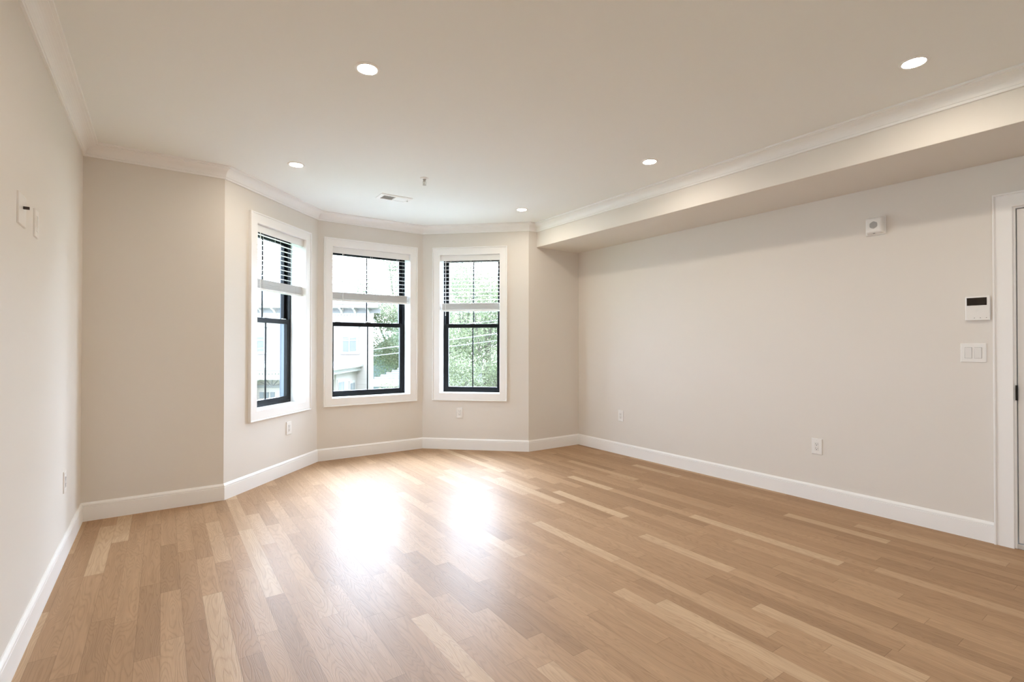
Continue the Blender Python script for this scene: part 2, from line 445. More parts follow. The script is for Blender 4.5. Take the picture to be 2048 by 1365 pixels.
def make_blind(k, seg, label):
    A, B = PATH[seg], PATH[seg+1]; t = unit(A, B); rz = math.atan2(t.y, t.x); nn = Vector((-t.y, t.x))
    i0, i1, z0, z1, zst, wx, wz = WIN[k]
    wd = i1-i0-0.010
    base = Vector((A[0], A[1])) + t*(i0+i1)/2 + nn*0.045
    bl = empty('venetian_blind', (base.x, base.y, zst), rz)
    tag(bl, label, 'window blind', 'white venetian blinds in the bay windows')
    h = wd/2; top = z1 - zst
    MB().box(-h, h, -0.022, 0.026, top-0.048, top-0.001).build('headrail', M_BLIND, bl, bevel=0.003)
    MB().box(-h-0.003, h+0.003, -0.034, -0.024, top-0.066, top-0.001).build('valance', M_BLIND, bl, bevel=0.002)
    def slat(mb, z, dx=0.0, tilt=0.0, dy=0.0):
        prof = []
        for j in range(5):
            y = -0.025 + 0.0125*j
            prof.append((y+dy, z + 0.0022*(1-((y/0.025)**2)) + y*tilt))
        pts = prof + [(y, zz-0.0021) for y, zz in prof[::-1]]
        b = len(mb.v); n = len(pts)
        mb.v += [(-h+0.004+dx, y, zz) for y, zz in pts] + [(h-0.004+dx, y, zz) for y, zz in pts]
        for a in range(n):
            c = (a+1) % n; mb.f.append((b+a, b+c, b+n+c, b+n+a))
        mb.f.append(tuple(b+a for a in range(n))); mb.f.append(tuple(b+n+a for a in range(n))[::-1])
    rnd = random.Random(k)
    zt = 0.020; ns = 20
    mb = MB()
    for j in range(ns): slat(mb, zt+0.003+j*0.0037, rnd.uniform(-0.0025, 0.0025), 0.0, rnd.uniform(-0.0035, 0.0035))
    mb.build('slat_stack', M_BLIND, bl)
    ztop = zt + ns*0.0037 + 0.004
    mb = MB(); z = ztop+0.036
    while z < top-0.062:
        slat(mb, z, rnd.uniform(-0.001, 0.001), 0.14); z += 0.0445
    mb.build('open_slat_bank', M_BLIND, bl)
    MB().box(-h+0.003, h-0.003, -0.026, 0.026, 0.0, 0.0185).build('bottom_rail', M_BLIND, bl, bevel=0.004)
    for fx in (-0.36, 0.0, 0.36) if wd > 0.8 else (-0.34, 0.0, 0.34):
        mb = MB()
        for y in (-0.0275, 0.0275): mb.tube([(fx*wd, y, 0.004), (fx*wd, y, top-0.04)], 0.0011, 6)
        mb.build('ladder_cord', M_CORD, bl)
    wx0 = -h + wx; zb_ = wz - zst
    MB().tube([(wx0,-0.043,top-0.066),(wx0,-0.043,zb_+0.012)], 0.0032, 8).tube([(wx0,-0.043,zb_+0.014),(wx0,-0.043,zb_)], [0.0045,0.0055], 8).tube([(wx0,-0.030,top-0.062),(wx0,-0.043,top-0.068)], 0.002, 6).build('tilt_wand', M_CORD, bl, smooth=True)
    return bl
for k in (1,2,3):
    seg = k+1; rz = window(k, seg)
    i0, i1, z0, z1 = WIN[k][:4]
    A, B = PATH[seg], PATH[seg+1]; t = unit(A, B); nn = Vector((-t.y, t.x))
    p = Vector(A) + t*(i0+i1)/2 + nn*0.31
    ad = bpy.data.lights.new('window_daylight_portal', 'AREA'); ad.shape = 'RECTANGLE'
    ad.size, ad.size_y = i1-i0, z1-z0; ad.cycles.is_portal = True
    ao = bpy.data.objects.new('window_daylight_portal', ad); COL.objects.link(ao)
    ao.location = (p.x, p.y, (z0+z1)/2)
    ao.rotation_euler = Vector((nn.x, nn.y, 0)).to_track_quat('Z', 'Y').to_euler()
# unseen window added behind the camera, left wall, for fill daylight
w4 = empty('window_4', (XL, YF, 0), pi/2); struct(w4)
MB().ring(RW[0], RW[1], RW[2], RW[3], casing_prof).build('casing', M_TRIM, w4)
MB().ring(RW[0], RW[1], RW[2], RW[3], rect_prof(JT, 0.001, 0.20)).build('jamb', M_TRIM, w4)
m = MB().ring(RW[0]+0.05, RW[1]-0.05, RW[2]+0.05, RW[3]-0.05, rect_prof(0.05, 0.15, 0.21))
for q in (1,):
    xq = RW[0]+(RW[1]-RW[0])*q/2; m.box(xq-0.03, xq+0.03, 0.15, 0.21, RW[2]+0.05, RW[3]-0.05)
wf4 = m.build('window_frame', M_BLACK, w4)
MB().box(RW[0]+0.045, RW[1]-0.045, 0.178, 0.182, RW[2]+0.045, RW[3]-0.045).build('pane', M_GLASS, wf4)
ad = bpy.data.lights.new('added_window_portal', 'AREA'); ad.shape = 'RECTANGLE'
ad.size, ad.size_y = RW[1]-RW[0], RW[3]-RW[2]; ad.cycles.is_portal = True
ao = bpy.data.objects.new('added_window_portal', ad); COL.objects.link(ao)
ao.location = (XL-0.31, YF+(RW[0]+RW[1])/2, (RW[2]+RW[3])/2)
ao.rotation_euler = Vector((-1,0,0)).to_track_quat('Z', 'Y').to_euler()
make_blind(1, 2, 'half-raised white venetian blind in the narrow left bay window')
make_blind(2, 3, 'half-raised white venetian blind in the wide middle bay window')
make_blind(3, 4, 'white venetian blind hanging slightly lower in the narrow right bay window')

# ------------------------------------------------------------------ entry door (right wall)
dr = empty('door_1', (XR, D0, 0), 0); struct(dr)
# local: x>0 is into the wall, y runs along the wall
def ycasing():
    mb = MB(); prof = [(d, h) for d, h in casing_prof]; m = len(prof)
    y0, y1, zt = D1-D0-0.010, 0.010, DTOP+0.010
    for (cy, cz) in ((0,0),(0,1),(1,1),(1,0)):
        for d, h in prof:
            y = (y1+d) if cy == 0 else (y0-d); z = (zt+d) if cz else 0.0
            mb.v.append((h, y, z))
    for c in range(3):
        for i in range(m):
            j = (i+1) % m
            mb.f.append((c*m+i, (c+1)*m+i, (c+1)*m+j, c*m+j))
    mb.f.append(tuple(range(m))); mb.f.append(tuple(range(3*m, 4*m))[::-1])
    return mb
ycasing().build('casing', M_TRIM, dr)
W_ = D1-D0
MB().box(0.0, WT-0.02, 0.0, 0.018, 0, DTOP+0.018).box(0.0, WT-0.02, W_-0.018, W_, 0, DTOP+0.018).box(0.0, WT-0.02, W_, 0.0, DTOP, DTOP+0.018).build('jamb', M_TRIM, dr)
MB().box(0.056, 0.070, -0.020, 0.0, 0.02, DTOP).box(0.056, 0.070, W_, W_+0.020, 0.02, DTOP).box(0.056, 0.070, W_, 0.0, DTOP-0.02, DTOP).build('weatherstrip', M_DARK, dr)
slab = MB().box(0.006, 0.050, W_+0.004, -0.005, 0.034, DTOP-0.005).build('door_slab', M_DOOR, dr, bevel=0.002)
mb = MB()
for (a, b, c, d) in ((W_+0.13, W_/2-0.05, 0.25, 0.85), (W_/2+0.05, -0.13, 0.25, 0.85), (W_+0.13, W_/2-0.05, 1.05, 1.88), (W_/2+0.05, -0.13, 1.05, 1.88)):
    mb.box(0.001, 0.0065, a, b, c, d)
mb.build('door_panel', M_DOOR, dr, bevel=0.004)
MB().box(0.0, WT-0.03, W_, 0.0, 0.0, 0.028).build('threshold', M_STONE, dr, bevel=0.003)
MB().tube([(-0.003, -0.0015, 0.885), (-0.003, -0.0015, 0.975)], 0.0058, 10).box(0.0, 0.030, -0.0045, -0.0005, 0.885, 0.975).build('hinge', M_HINGE, dr)
kb = MB().lathe([(0.0,-0.06),(0.02,-0.058),(0.027,-0.045),(0.022,-0.03),(0.010,-0.022),(0.010,-0.006),(0.03,-0.004),(0.03,0.004)], (0,0,0), 'y', 20).build('door_knob', M_HINGE, dr, smooth=True)
kb.rotation_euler = (0,0,radians(-90)); kb.location = (0.006, W_+0.07, 0.95)
# floor strip in the doorway and closed corridor side
struct(MB().box(XR, XR+WT, D1, D0, -0.12, -0.0005).build('floor_doorway', M_STONE))

# ------------------------------------------------------------------ recessed ceiling lights
LG = 'recessed ceiling downlights'
def make_light(x, y, label):
    o = empty('recessed_light', (x, y, CEIL)); tag(o, label, 'ceiling light', LG)
    MB().lathe([(0.046,-0.0025),(0.048,-0.006),(0.054,-0.006),(0.062,-0.001),(0.062,0.0),(0.046,0.0)], n=40, closed=True).build('trim_ring', M_TRIM, o, smooth=True)
    MB().lathe([(0.0,-0.0035),(0.03,-0.0035),(0.0465,-0.0028),(0.0465,-0.0005),(0.0,-0.0005)], n=40).build('lens', M_LENS, o)
    return o
LX0, LX1 = 0.837, 3.008
l0 = make_light(LX0, 2.467, 'lit recessed light in the ceiling, large one nearest the left wall')
for x, y, lb in ((LX1, 0.877, 'lit recessed light in the ceiling above the entry door side, nearest the right edge'),
                 (LX0, 4.098, 'lit recessed light in the ceiling in front of the left bay window'),
                 (LX1, 2.498, 'lit recessed light beside the soffit, middle one of its row'),
                 (LX1, 4.135, 'small lit recessed light beside the soffit, nearest the right bay window'),
                 (LX0, 0.870, 'added unseen recessed light in the ceiling just behind the camera on the left'),  # from here on: unseen lights on the same grid, added for light balance
                 (LX0, -0.750, 'added unseen recessed light on the left of the rear of the room'),
                 (LX1, -0.750, 'added unseen recessed light on the right of the rear of the room')):
    c = copy_tree(l0); c.location = (x, y, CEIL); c['label'] = lb

# ------------------------------------------------------------------ ceiling vent and sprinkler
v = empty('ceiling_vent', (1.788, 4.503, CEIL)); tag(v, 'white rectangular air vent in the ceiling in front of the middle window', 'air vent')
hx, hy = 0.150, 0.084
MB().ring(-0.118, 0.118, -0.054, 0.054, [(0,0.0),(0,-0.009),(0.022,-0.009),(0.033,-0.004),(0.033,0.0)]).build('frame', M_TRIM, v)
fr = v.children[0]; fr.rotation_euler = (radians(90),0,0)      # xz ring laid flat, y becomes z
MB().box(-0.122, 0.122, -0.058, 0.058, -0.0012, -0.0004).build('duct_shade_plate', M_DARK, v)  # flat dark plate, the shade of the recess put into its colour
mb = MB()
for j in range(10):
    x = -0.113 + j*0.0122
    mb.quadbox([(x,-0.054,-0.0075),(x+0.0012,-0.054,-0.0075),(x+0.0012,0.054,-0.0075),(x,0.054,-0.0075),(x+0.004,-0.054,-0.0015),(x+0.0052,-0.054,-0.0015),(x+0.0052,0.054,-0.0015),(x+0.004,0.054,-0.0015)])
for j in range(6):
    y = -0.045+j*0.018; mb.box(-0.118, 0.0, y-0.0007, y+0.0007, -0.004, -0.0015)
mb.build('left_louvre', M_TRIM, v)
mb = MB()
for j in range(10):
    x = 0.0165 + j*0.0108
    mb.quadbox([(x,-0.054,-0.0085),(x+0.0012,-0.054,-0.0085),(x+0.0012,0.054,-0.0085),(x,0.054,-0.0085),(x-0.0115,-0.054,-0.0015),(x-0.0103,-0.054,-0.0015),(x-0.0103,0.054,-0.0015),(x-0.0115,0.054,-0.0015)])
mb.build('right_louvre', M_TRIM, v)
MB().box(-0.004, 0.004, -0.054, 0.054, -0.009, -0.001).build('divider', M_TRIM, v)
MB().box(0.127, 0.131, -0.012, 0.006, -0.016, -0.007).build('damper_lever', M_NICKEL, v)
for sx in (-0.136, 0.136):
    MB().lathe([(0,-0.0085),(0.0035,-0.008),(0.0045,-0.006)], (sx,0,0), n=12).build('screw', M_NICKEL, v)
s = empty('fire_sprinkler', (1.783, 3.828, CEIL)); tag(s, 'small pendent fire sprinkler head hanging from the ceiling near the vent', 'sprinkler')
MB().lathe([(0.012,-0.009),(0.030,-0.006),(0.036,-0.001),(0.036,0.0)], n=28).build('escutcheon', M_TRIM, s, smooth=True)
MB().lathe([(0.0,-0.026),(0.009,-0.026),(0.011,-0.016),(0.014,-0.012),(0.014,-0.004)], n=16).build('nozzle_body', M_CHROME, s, smooth=True)
mb = MB()
for sg in (-1, 1):
    mb.tube([(sg*0.009,0,-0.024),(sg*0.013,0,-0.032),(sg*0.013,0,-0.042),(sg*0.005,0,-0.053),(0,0,-0.055)], 0.0022, 8)
mb.build('frame_arm', M_CHROME, s, smooth=True)
MB().tube([(0,0,-0.026),(0,0,-0.053)], 0.0022, 8).build('glass_bulb', mat('sprinkler_bulb', (0.6,0.55,0.5), 0.2), s)
mb = MB().lathe([(0.0,-0.0545),(0.016,-0.0555),(0.016,-0.057),(0.0,-0.057)], n=16)
mb.build('deflector', M_CHROME, s)

# ------------------------------------------------------------------ wall devices.  local frame: x along wall (left->right seen from the room), y into the wall, z up
def on_wall(name, A, t, s, z, label, cat, group=None):
    p = Vector(A) + t*s
    o = empty(name, (p.x, p.y, z), math.atan2(t.y, t.x)); tag(o, label, cat, group); return o
def plate(o, w, h, name='cover_plate', th=0.006):
    return MB().quadbox([(-w/2,0,-h/2),(w/2,0,-h/2),(w/2-0.003,-th,-h/2+0.003),(-w/2+0.003,-th,-h/2+0.003),(-w/2,0,h/2),(w/2,0,h/2),(w/2-0.003,-th,h/2-0.003),(-w/2+0.003,-th,h/2-0.003)]).build(name, M_PLASTIC, o, bevel=0.0015)
OG = 'white wall outlets'
def outlet_parts(o):
    plate(o, 0.079, 0.124)
    d = MB().box(-0.0165, 0.0165, -0.0075, -0.005, -0.0335, 0.0335).build('receptacle', M_PLASTIC2, o, bevel=0.001)
    for zz in (0.017, -0.017):
        m = MB().box(-0.0085, -0.0065, -0.0080, -0.0070, zz-0.001, zz+0.008).box(0.0065, 0.0085, -0.0080, -0.0070, zz, zz+0.007)
        m.lathe([(0.0,-0.0080),(0.0030,-0.0080),(0.0030,-0.0070)], (0,0,zz-0.007), 'y', 10)
        m.build('socket_slot', M_DARK, d)
    for zz in (0.048, -0.048):
        MB().lathe([(0,-0.0068),(0.0028,-0.0066),(0.0032,-0.0055)], (0,0,zz), 'y', 10).build('screw', M_PLASTIC2, o)
TR = Vector((0,-1)); AR = (XR, Y4)      # right wall, seen from the room: left -> right is -y
TL = Vector((0,1)); AL = (XL, 0)        # left wall: left -> right is +y
tb1, tb3 = unit(PATH[2], PATH[3]), unit(PATH[4], PATH[5])
o1 = on_wall('wall_outlet', AR, TR, Y4-3.884, 0.4275, 'white outlet low on the right wall, near the far corner', 'outlet', OG)
outlet_parts(o1)
for A, t, s, z, lb in ((AR, TR, Y4-1.848, 0.425, 'white outlet low on the right wall, closest to the door'),
                       (PATH[2], tb1, 0.8285, 0.4265, 'white outlet below the left bay window'),
                       (PATH[4], tb3, 0.450, 0.426, 'white outlet below the right bay window'),
                       (AL, TL, 3.80, 0.434, 'white outlet low on the left wall above its baseboard')):
    c = copy_tree(o1); p = Vector(A)+t*s; c.location = (p.x, p.y, z); c.rotation_euler = (0,0,math.atan2(t.y,t.x)); c['label'] = lb
# double rocker switch
sw = on_wall('light_switch', AR, TR, Y4-0.926, 1.1665, 'white double rocker light switch below the intercom panel', 'light switch')
plate(sw, 0.124, 0.121)
for sx in (-0.023, 0.023):
    r = MB().box(sx-0.0175, sx+0.0175, -0.0066, -0.005, -0.0345, 0.0345).build('switch_frame', M_GREY, sw)
    MB().quadbox([(sx-0.0165,-0.005,-0.0335),(sx+0.0165,-0.005,-0.0335),(sx+0.0165,-0.0075,-0.0335),(sx-0.0165,-0.0075,-0.0335),(sx-0.0165,-0.005,0.0335),(sx+0.0165,-0.005,0.0335),(sx+0.0165,-0.0105,0.0335),(sx-0.0165,-0.0105,0.0335)]).build('rocker', M_PLASTIC2, sw, bevel=0.001)
# intercom
ic = on_wall('intercom_panel', AR, TR, Y4-0.902, 1.4455, 'white intercom panel with black screen beside the door casing', 'intercom')
MB().box(-0.058, 0.058, -0.020, 0.0, -0.0755, 0.0755).build('housing', M_PLASTIC, ic, bevel=0.004)
MB().box(-0.050, 0.044, -0.0215, -0.019, 0.018, 0.066).build('screen', M_SCREEN, ic, bevel=0.001)
for j in range(4):
    MB().lathe([(0,-0.0208),(0.0022,-0.0206),(0.0024,-0.0195)], (-0.042+j*0.028, 0, -0.060), 'y', 10).build('button_mark', M_GREY if j else M_PLASTIC2, ic)
MB().box(-0.006, -0.0048, -0.0204, -0.0195, -0.024, -0.012).box(-0.006, 0.006, -0.0204, -0.0195, -0.0125, -0.0113).box(-0.002, 0.004, -0.0204, -0.0195, -0.0175, -0.0165).build('handset_mark', mat('pale_grey_mark', (0.74,0.73,0.72), 0.5), ic)
# alarm sounder
al = on_wall('alarm_sounder', AR, TR, Y4-1.447, 2.065, 'white square alarm sounder with round grille high on the right wall', 'alarm')
hw = 0.062
MB().box(-hw, hw, -0.012, 0.0, -hw-0.003, hw+0.003).build('back_plate', M_PLASTIC, al, bevel=0.008, seg=4)
MB().quadbox([(-0.061,-0.006,-0.063),(0.061,-0.006,-0.063),(0.048,-0.048,-0.047),(-0.048,-0.048,-0.047),(-0.061,-0.006,0.063),(0.061,-0.006,0.063),(0.048,-0.048,0.053),(-0.048,-0.048,0.053)]).build('sounder_body', M_PLASTIC, al, bevel=0.013, seg=5)
gr = MB().lathe([(0.0,-0.0488),(0.025,-0.0488),(0.026,-0.0470)], (0,0,0.004), 'y', 28).build('grille', M_PLASTIC2, al)
mb = MB()
for i in range(-6, 7):
    for j in range(-6, 7):
        px, pz = (i + 0.5*(j % 2))*0.0044, j*0.0039
        if px*px+pz*pz < 0.0240**2:
            mb.lathe([(0,-0.0493),(0.0015,-0.0493),(0.0015,-0.0480)], (px,0,pz+0.004), 'y', 8)
mb.build('grille_perforation', M_DARK, gr)
MB().box(-0.006, 0.006, -0.041, -0.036, -0.0565, -0.0525).build('latch_tab', M_GREY, al)
# plates high on the left wall
p1 = on_wall('media_wall_plate', AL, TL, 2.685, 1.737, 'white wall plate with a small dark peg sticking out, high on the left wall', 'wall plate')
plate(p1, 0.132, 0.124, th=0.006)
MB().box(0.004, 0.013, -0.024, -0.005, 0.006, 0.0165).build('toggle_peg', mat('dark_brown_plastic', (0.05,0.035,0.03), 0.6), p1, bevel=0.001)
p2 = on_wall('blank_wall_plate', AL, TL, 2.957, 1.737, 'narrow blank white wall plate on the left wall, nearer the corner', 'wall plate')
plate(p2, 0.080, 0.122, th=0.006)
MB().box(-0.0165, 0.0165, -0.0072, -0.005, -0.0335, 0.0335).build('blank_insert', M_PLASTIC2, p2, bevel=0.001)

# ------------------------------------------------------------------ outside
yr = radians(YAW)
Fv, Rv = Vector((sin(yr), cos(yr))), Vector((cos(yr), -sin(yr)))
def W(r, d, z=0.0):
    q = Rv*r + Fv*d; return (q.x, q.y, z)
GZ = -3.7
M_SIDING = bpy.data.materials.new('pale_clapboard'); M_SIDING.use_nodes = True
def siding(m, col):
    nt = m.node_tree; b = nt.nodes['Principled BSDF']; b.inputs['Roughness'].default_value = 0.7
    tc = nt.nodes.new('ShaderNodeTexCoord'); sp = nt.nodes.new('ShaderNodeSeparateXYZ'); nt.links.new(tc.outputs['Object'], sp.inputs[0])
    d = nt.nodes.new('ShaderNodeMath'); d.operation = 'DIVIDE'; d.inputs[1].default_value = 0.15; nt.links.new(sp.outputs[2], d.inputs[0])
    f = nt.nodes.new('ShaderNodeMath'); f.operation = 'FRACT'; nt.links.new(d.outputs[0], f.inputs[0])
    bp = nt.nodes.new('ShaderNodeBump'); bp.inputs['Strength'].default_value = 1.0; bp.inputs['Distance'].default_value = 0.03; bp.invert = True
    nt.links.new(f.outputs[0], bp.inputs['Height']); nt.links.new(bp.outputs[0], b.inputs['Normal'])
    b.inputs['Base Color'].default_value = (*col, 1)
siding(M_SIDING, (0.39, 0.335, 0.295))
M_HTRIM = mat('house_white_trim', (0.42, 0.39, 0.36), 0.6)
M_FRIEZE = mat('house_frieze_panel', (0.21, 0.195, 0.195), 0.7)
M_HGLASS = mat('house_window_pane', (0.17, 0.172, 0.18), 0.5, spec=0.2)
M_ROOF = mat('pale_roof_shingle', (0.30, 0.30, 0.31), 0.8, bump=(30, 0.5, 0.01))
M_PORCHROOF = mat('porch_roof_membrane', (0.40, 0.405, 0.415), 0.7)
M_LAWN = mat('lawn', (0.10, 0.16, 0.06), 0.9, var=(0.4, 0.3))
M_ROAD = mat('street_asphalt', (0.22, 0.22, 0.22), 0.9, var=(0.6, 0.15))
M_WALK = mat('sidewalk_concrete', (0.36, 0.35, 0.33), 0.9, var=(0.5, 0.1))
M_CABLE = mat('pale_cable', (0.24, 0.25, 0.26), 0.5)
M_POLE = mat('utility_pole_wood', (0.12, 0.09, 0.07), 0.9, var=(5, 0.3))
M_BARK = mat('tree_bark', (0.09, 0.075, 0.06), 0.9, var=(8, 0.3))
M_BLUE = mat('blue_grey_siding', (0.13, 0.165, 0.175), 0.7)

def ext(name, mb, m): return struct(mb.build(name, m))
def strip(r0, r1, d0, d1, z0, z1):
    a, b, c, d = W(r0,d0), W(r1,d0), W(r1,d1), W(r0,d1)
    return MB().quadbox([(*a[:2],z0),(*b[:2],z0),(*c[:2],z0),(*d[:2],z0),(*a[:2],z1),(*b[:2],z1),(*c[:2],z1),(*d[:2],z1)])
ext('ground_lawn', strip(-60, 60, -20, 90, GZ-0.5, GZ), M_LAWN)
ext('ground_street', strip(-60, 60, 7.5, 13.3, GZ-0.4, GZ+0.02), M_ROAD)
ext('ground_sidewalk', strip(-60, 60, 13.5, 14.9, GZ-0.4, GZ+0.06), M_WALK)

# --- the clapboard house across the street
HD = 28.0
def U(u, D=HD): return (u-1024)/FPX*D
def V(vv, D=HD): return CAM_H + (690.4-vv)/FPX*D
hs = empty('clapboard_house', W(U(746.5), HD, GZ), -yr)
tag(hs, 'pale two-storey clapboard house with bracketed cornice and porch, across the street', 'house')
ox = U(746.5)
def hb(x0, x1, y0, y1, z0, z1, mb=None): return (mb or MB()).box(x0-ox, x1-ox, y0-HD, y1-HD, z0-GZ, z1-GZ)
xl_, xr_ = -21.0, ox
def hz(e0, e1, z0, z1):      # the house narrows towards the back
    return MB().prism([(xl_-e0-ox, -e0), (e1, -e0), (e1-2.9, 9+e0), (xl_-e0-ox, 9+e0)], z0-GZ, z1-GZ)
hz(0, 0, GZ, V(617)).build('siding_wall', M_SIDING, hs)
for x in (xl_, U(736.0)): hb(x, x+0.30, HD-0.04, HD+0.01, GZ, V(633)).build('corner_board', M_HTRIM, hs)
hb(xl_-0.02, xr_+0.02, HD-0.05, HD+0.02, V(634), V(617.5)).build('frieze_board', M_HTRIM, hs)
hz(0.6, 0.45, V(617.5), V(611)).build('eave_soffit', M_HTRIM, hs)
hz(0.75, 0.55, V(611), V(604)).build('eave_fascia', M_HTRIM, hs)
bs = 0.745; xb = U(752/1.0) - 0.35
n = int((xr_-xl_)/bs)
for j in range(n):
    x = xr_-0.30 - j*bs
    m = MB(); 
    pr = [(0,0),(-0.52,0),(-0.52,-0.06),(-0.30,-0.12),(-0.14,-0.24),(-0.10,-0.30),(0,-0.30)]
    zt = V(617.5)
    m.v += [(x-ox, y, zt-GZ+z) for y, z in pr] + [(x+0.12-ox, y, zt-GZ+z) for y, z in pr]
    k = len(pr)
    for a in range(k): m.f.append((a, (a+1)%k, k+(a+1)%k, k+a))
    m.f.append(tuple(range(k))[::-1]); m.f.append(tuple(range(k,2*k)))
    m.build('eave_bracket', M_HTRIM, hs)
    hb(x+0.15, x+bs-0.03, HD-0.07, HD-0.03, V(627), V(618.5)).build('frieze_panel', M_FRIEZE, hs)  # shade between the brackets put into the darker panel colour
m = MB(); x = xl_
while x < xr_: hb(x, x+0.085, HD-0.10, HD-0.04, V(633.0), V(629.2), m); x += 0.17
m.build('dentil_band', M_HTRIM, hs)
# hipped roof
zt = V(604)-GZ; x0, x1, y0, y1 = xl_-0.75-ox, xr_+0.55-ox, -0.75, 9.7
m = MB(); m.v = [(x0,y0,zt),(x1,y0,zt),(x1-2.9,y1,zt),(x0,y1,zt),(x0+4.5,4.4,zt+2.2),(x1-6.0,4.4,zt+2.2)]
m.f = [(0,1,5,4),(1,2,5),(2,3,4,5),(3,0,4),(3,2,1,0)]
m.build('hip_roof', M_ROOF, hs)
def hwin(xc, zb_, w, h, D=HD, name='house_window'):
    f = hb(xc-w/2-0.14, xc+w/2+0.14, D-0.07, D-0.01, zb_-0.08, zb_+h+0.20).build(name, M_HTRIM, hs)
    hb(xc-w/2-0.22, xc+w/2+0.22, D-0.16, D-0.01, zb_+h+0.16, zb_+h+0.26).build('window_hood', M_HTRIM, f)
    hb(xc-w/2-0.20, xc+w/2+0.20, D-0.14, D-0.01, zb_-0.13, zb_-0.05).build('sill', M_HTRIM, f)
    hb(xc-w/2, xc+w/2, D-0.085, D-0.06, zb_, zb_+h).build('pane', M_HGLASS, f)
    mm = MB(); hb(xc-0.02, xc+0.02, D-0.10, D-0.08, zb_, zb_+h, mm); hb(xc-w/2, xc+w/2, D-0.11, D-0.08, zb_+h*0.52-0.03, zb_+h*0.52+0.03, mm)
    mm.build('glazing_bar', M_HTRIM, f)
    hb(xc-w/2, xc+w/2, D-0.095, D-0.087, zb_+h*0.66, zb_+h).build('roller_shade', M_HTRIM, f)
for xc in (-9.06, -11.63, -14.2, -16.8, -19.4): hwin(xc, 0.83, 0.74, 1.22)
hwin(-16.8, -2.4, 0.8, 1.6); hwin(-19.4, -2.4, 0.8, 1.6)
# porch
PX0, PX1, PD = -15.2, -8.45, 23.6
hb(PX0, PX1, PD, HD, -0.12, 0.02).build('porch_cornice', M_HTRIM, hs)
hb(PX0-0.15, PX1+0.15, PD-0.15, HD, 0.02, 0.13).build('porch_eave', M_HTRIM, hs)
zt = 0.13-GZ; x0, x1, y0, y1 = PX0-0.15-ox, PX1+0.15-ox, PD-0.15-HD, 0.0
m = MB(); m.v = [(x0,y0,zt),(x1,y0,zt),(x1,y1,zt),(x0,y1,zt),(x0+0.8,y0+0.9,zt+0.22),(x1-0.8,y0+0.9,zt+0.22),(x1-0.8,y1,zt+0.22),(x0+0.8,y1,zt+0.22)]
m.f = [(0,1,5,4),(1,2,6,5),(3,0,4,7),(4,5,6,7),(0,3,2,1),(2,3,7,6)]
m.build('porch_roof', M_PORCHROOF, hs)
m = MB(); x = PX0+0.1
while x < PX1-0.1: hb(x, x+0.07, PD-0.06, PD+0.01, -0.20, -0.12, m); x += 0.15
m.build('front_dentil_band', M_HTRIM, hs)
m = MB(); y = PD+0.05
while y < HD-0.1: hb(PX1-0.01, PX1+0.06, y, y+0.07, -0.20, -0.12, m); y += 0.15
m.build('side_dentil_band', M_HTRIM, hs)
hb(PX0+0.05, PX1, PD+0.02, PD+0.22, -0.44, -0.12).build('porch_beam', M_HTRIM, hs)
for x in (PX0+0.1, -12.55, -9.75, PX1-0.35):
    hb(x, x+0.26, PD+0.02, PD+0.28, GZ+0.5, -0.44).build('porch_post', M_HTRIM, hs)
hb(PX0, PX1, PD-0.1, HD, GZ, GZ+0.5).build('porch_deck', M_WALK, hs)
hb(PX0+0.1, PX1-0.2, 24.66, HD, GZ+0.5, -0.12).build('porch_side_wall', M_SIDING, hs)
for d0, d1, z0, z1 in ((26.7, 27.4, -1.22, -0.85), (24.9, 25.7, -1.1, -0.66)):
    f = hb(PX1-0.25, PX1-0.15, d0-0.12, d1+0.12, z0-0.12, z1+0.14).build('porch_window', M_HTRIM, hs)
    hb(PX1-0.16, PX1-0.135, d0, d1, z0, z1).build('pane', M_HGLASS, f)
    hb(PX1-0.14, PX1-0.12, (d0+d1)/2-0.02, (d0+d1)/2+0.02, z0, z1).build('glazing_bar', M_HTRIM, f)
# arched entry under the porch
ax, AD, ar = U(541, 24.4), 24.4, 0.80
m = MB(); pr = []
for j in range(17):
    a = pi*j/16; pr.append((cos(a), sin(a)))
za = V(779, AD)
for ro, ri, y0, y1 in ((ar+0.14, ar, AD-0.05, AD+0.20),):
    b = len(m.v)
    for c, s_ in pr:
        for r_ in (ro, ri):
            for yy in (y0, y1): m.v.append((ax+c*r_-ox, yy-HD, za+s_*r_*0.72-GZ))
    for j in range(16):
        p, q = b+4*j, b+4*(j+1)
        m.f += [(p,q,q+2,p+2),(p+1,p+3,q+3,q+1),(p,p+1,q+1,q),(p+2,q+2,q+3,p+3)]
    m.f += [(b,b+2,b+3,b+1),(b+64,b+65,b+67,b+66)]
for sx in (-1, 1): hb(ax+sx*(ar+0.07)-0.07, ax+sx*(ar+0.07)+0.07, AD-0.05, AD+0.2, GZ+0.5, za, m)
m.build('entry_arch', M_HTRIM, hs)
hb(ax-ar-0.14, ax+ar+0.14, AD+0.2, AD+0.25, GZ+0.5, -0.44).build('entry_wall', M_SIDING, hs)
hb(ax-ar, ax+ar, AD+0.14, AD+0.2, V(777,AD), V(771.5,AD)).build('transom', M_FRIEZE, hs)
m = MB()
for j in range(5):
    a = pi*(j+1)/6; m.tube([(ax-ox, AD+0.15-HD, za+0.1-GZ), (ax+cos(a)*ar*0.8-ox, AD+0.15-HD, za+0.1+sin(a)*ar*0.5-GZ)], 0.02, 6)
m.build('fanlight_bar', M_FRIEZE, hs)
for u0, u1 in ((516,524),(526,534),(538,546)):
    hb(U(u0,AD), U(u1,AD), AD+0.16, AD+0.21, V(798,AD), V(786,AD)).build('entry_pane', M_HGLASS, hs)

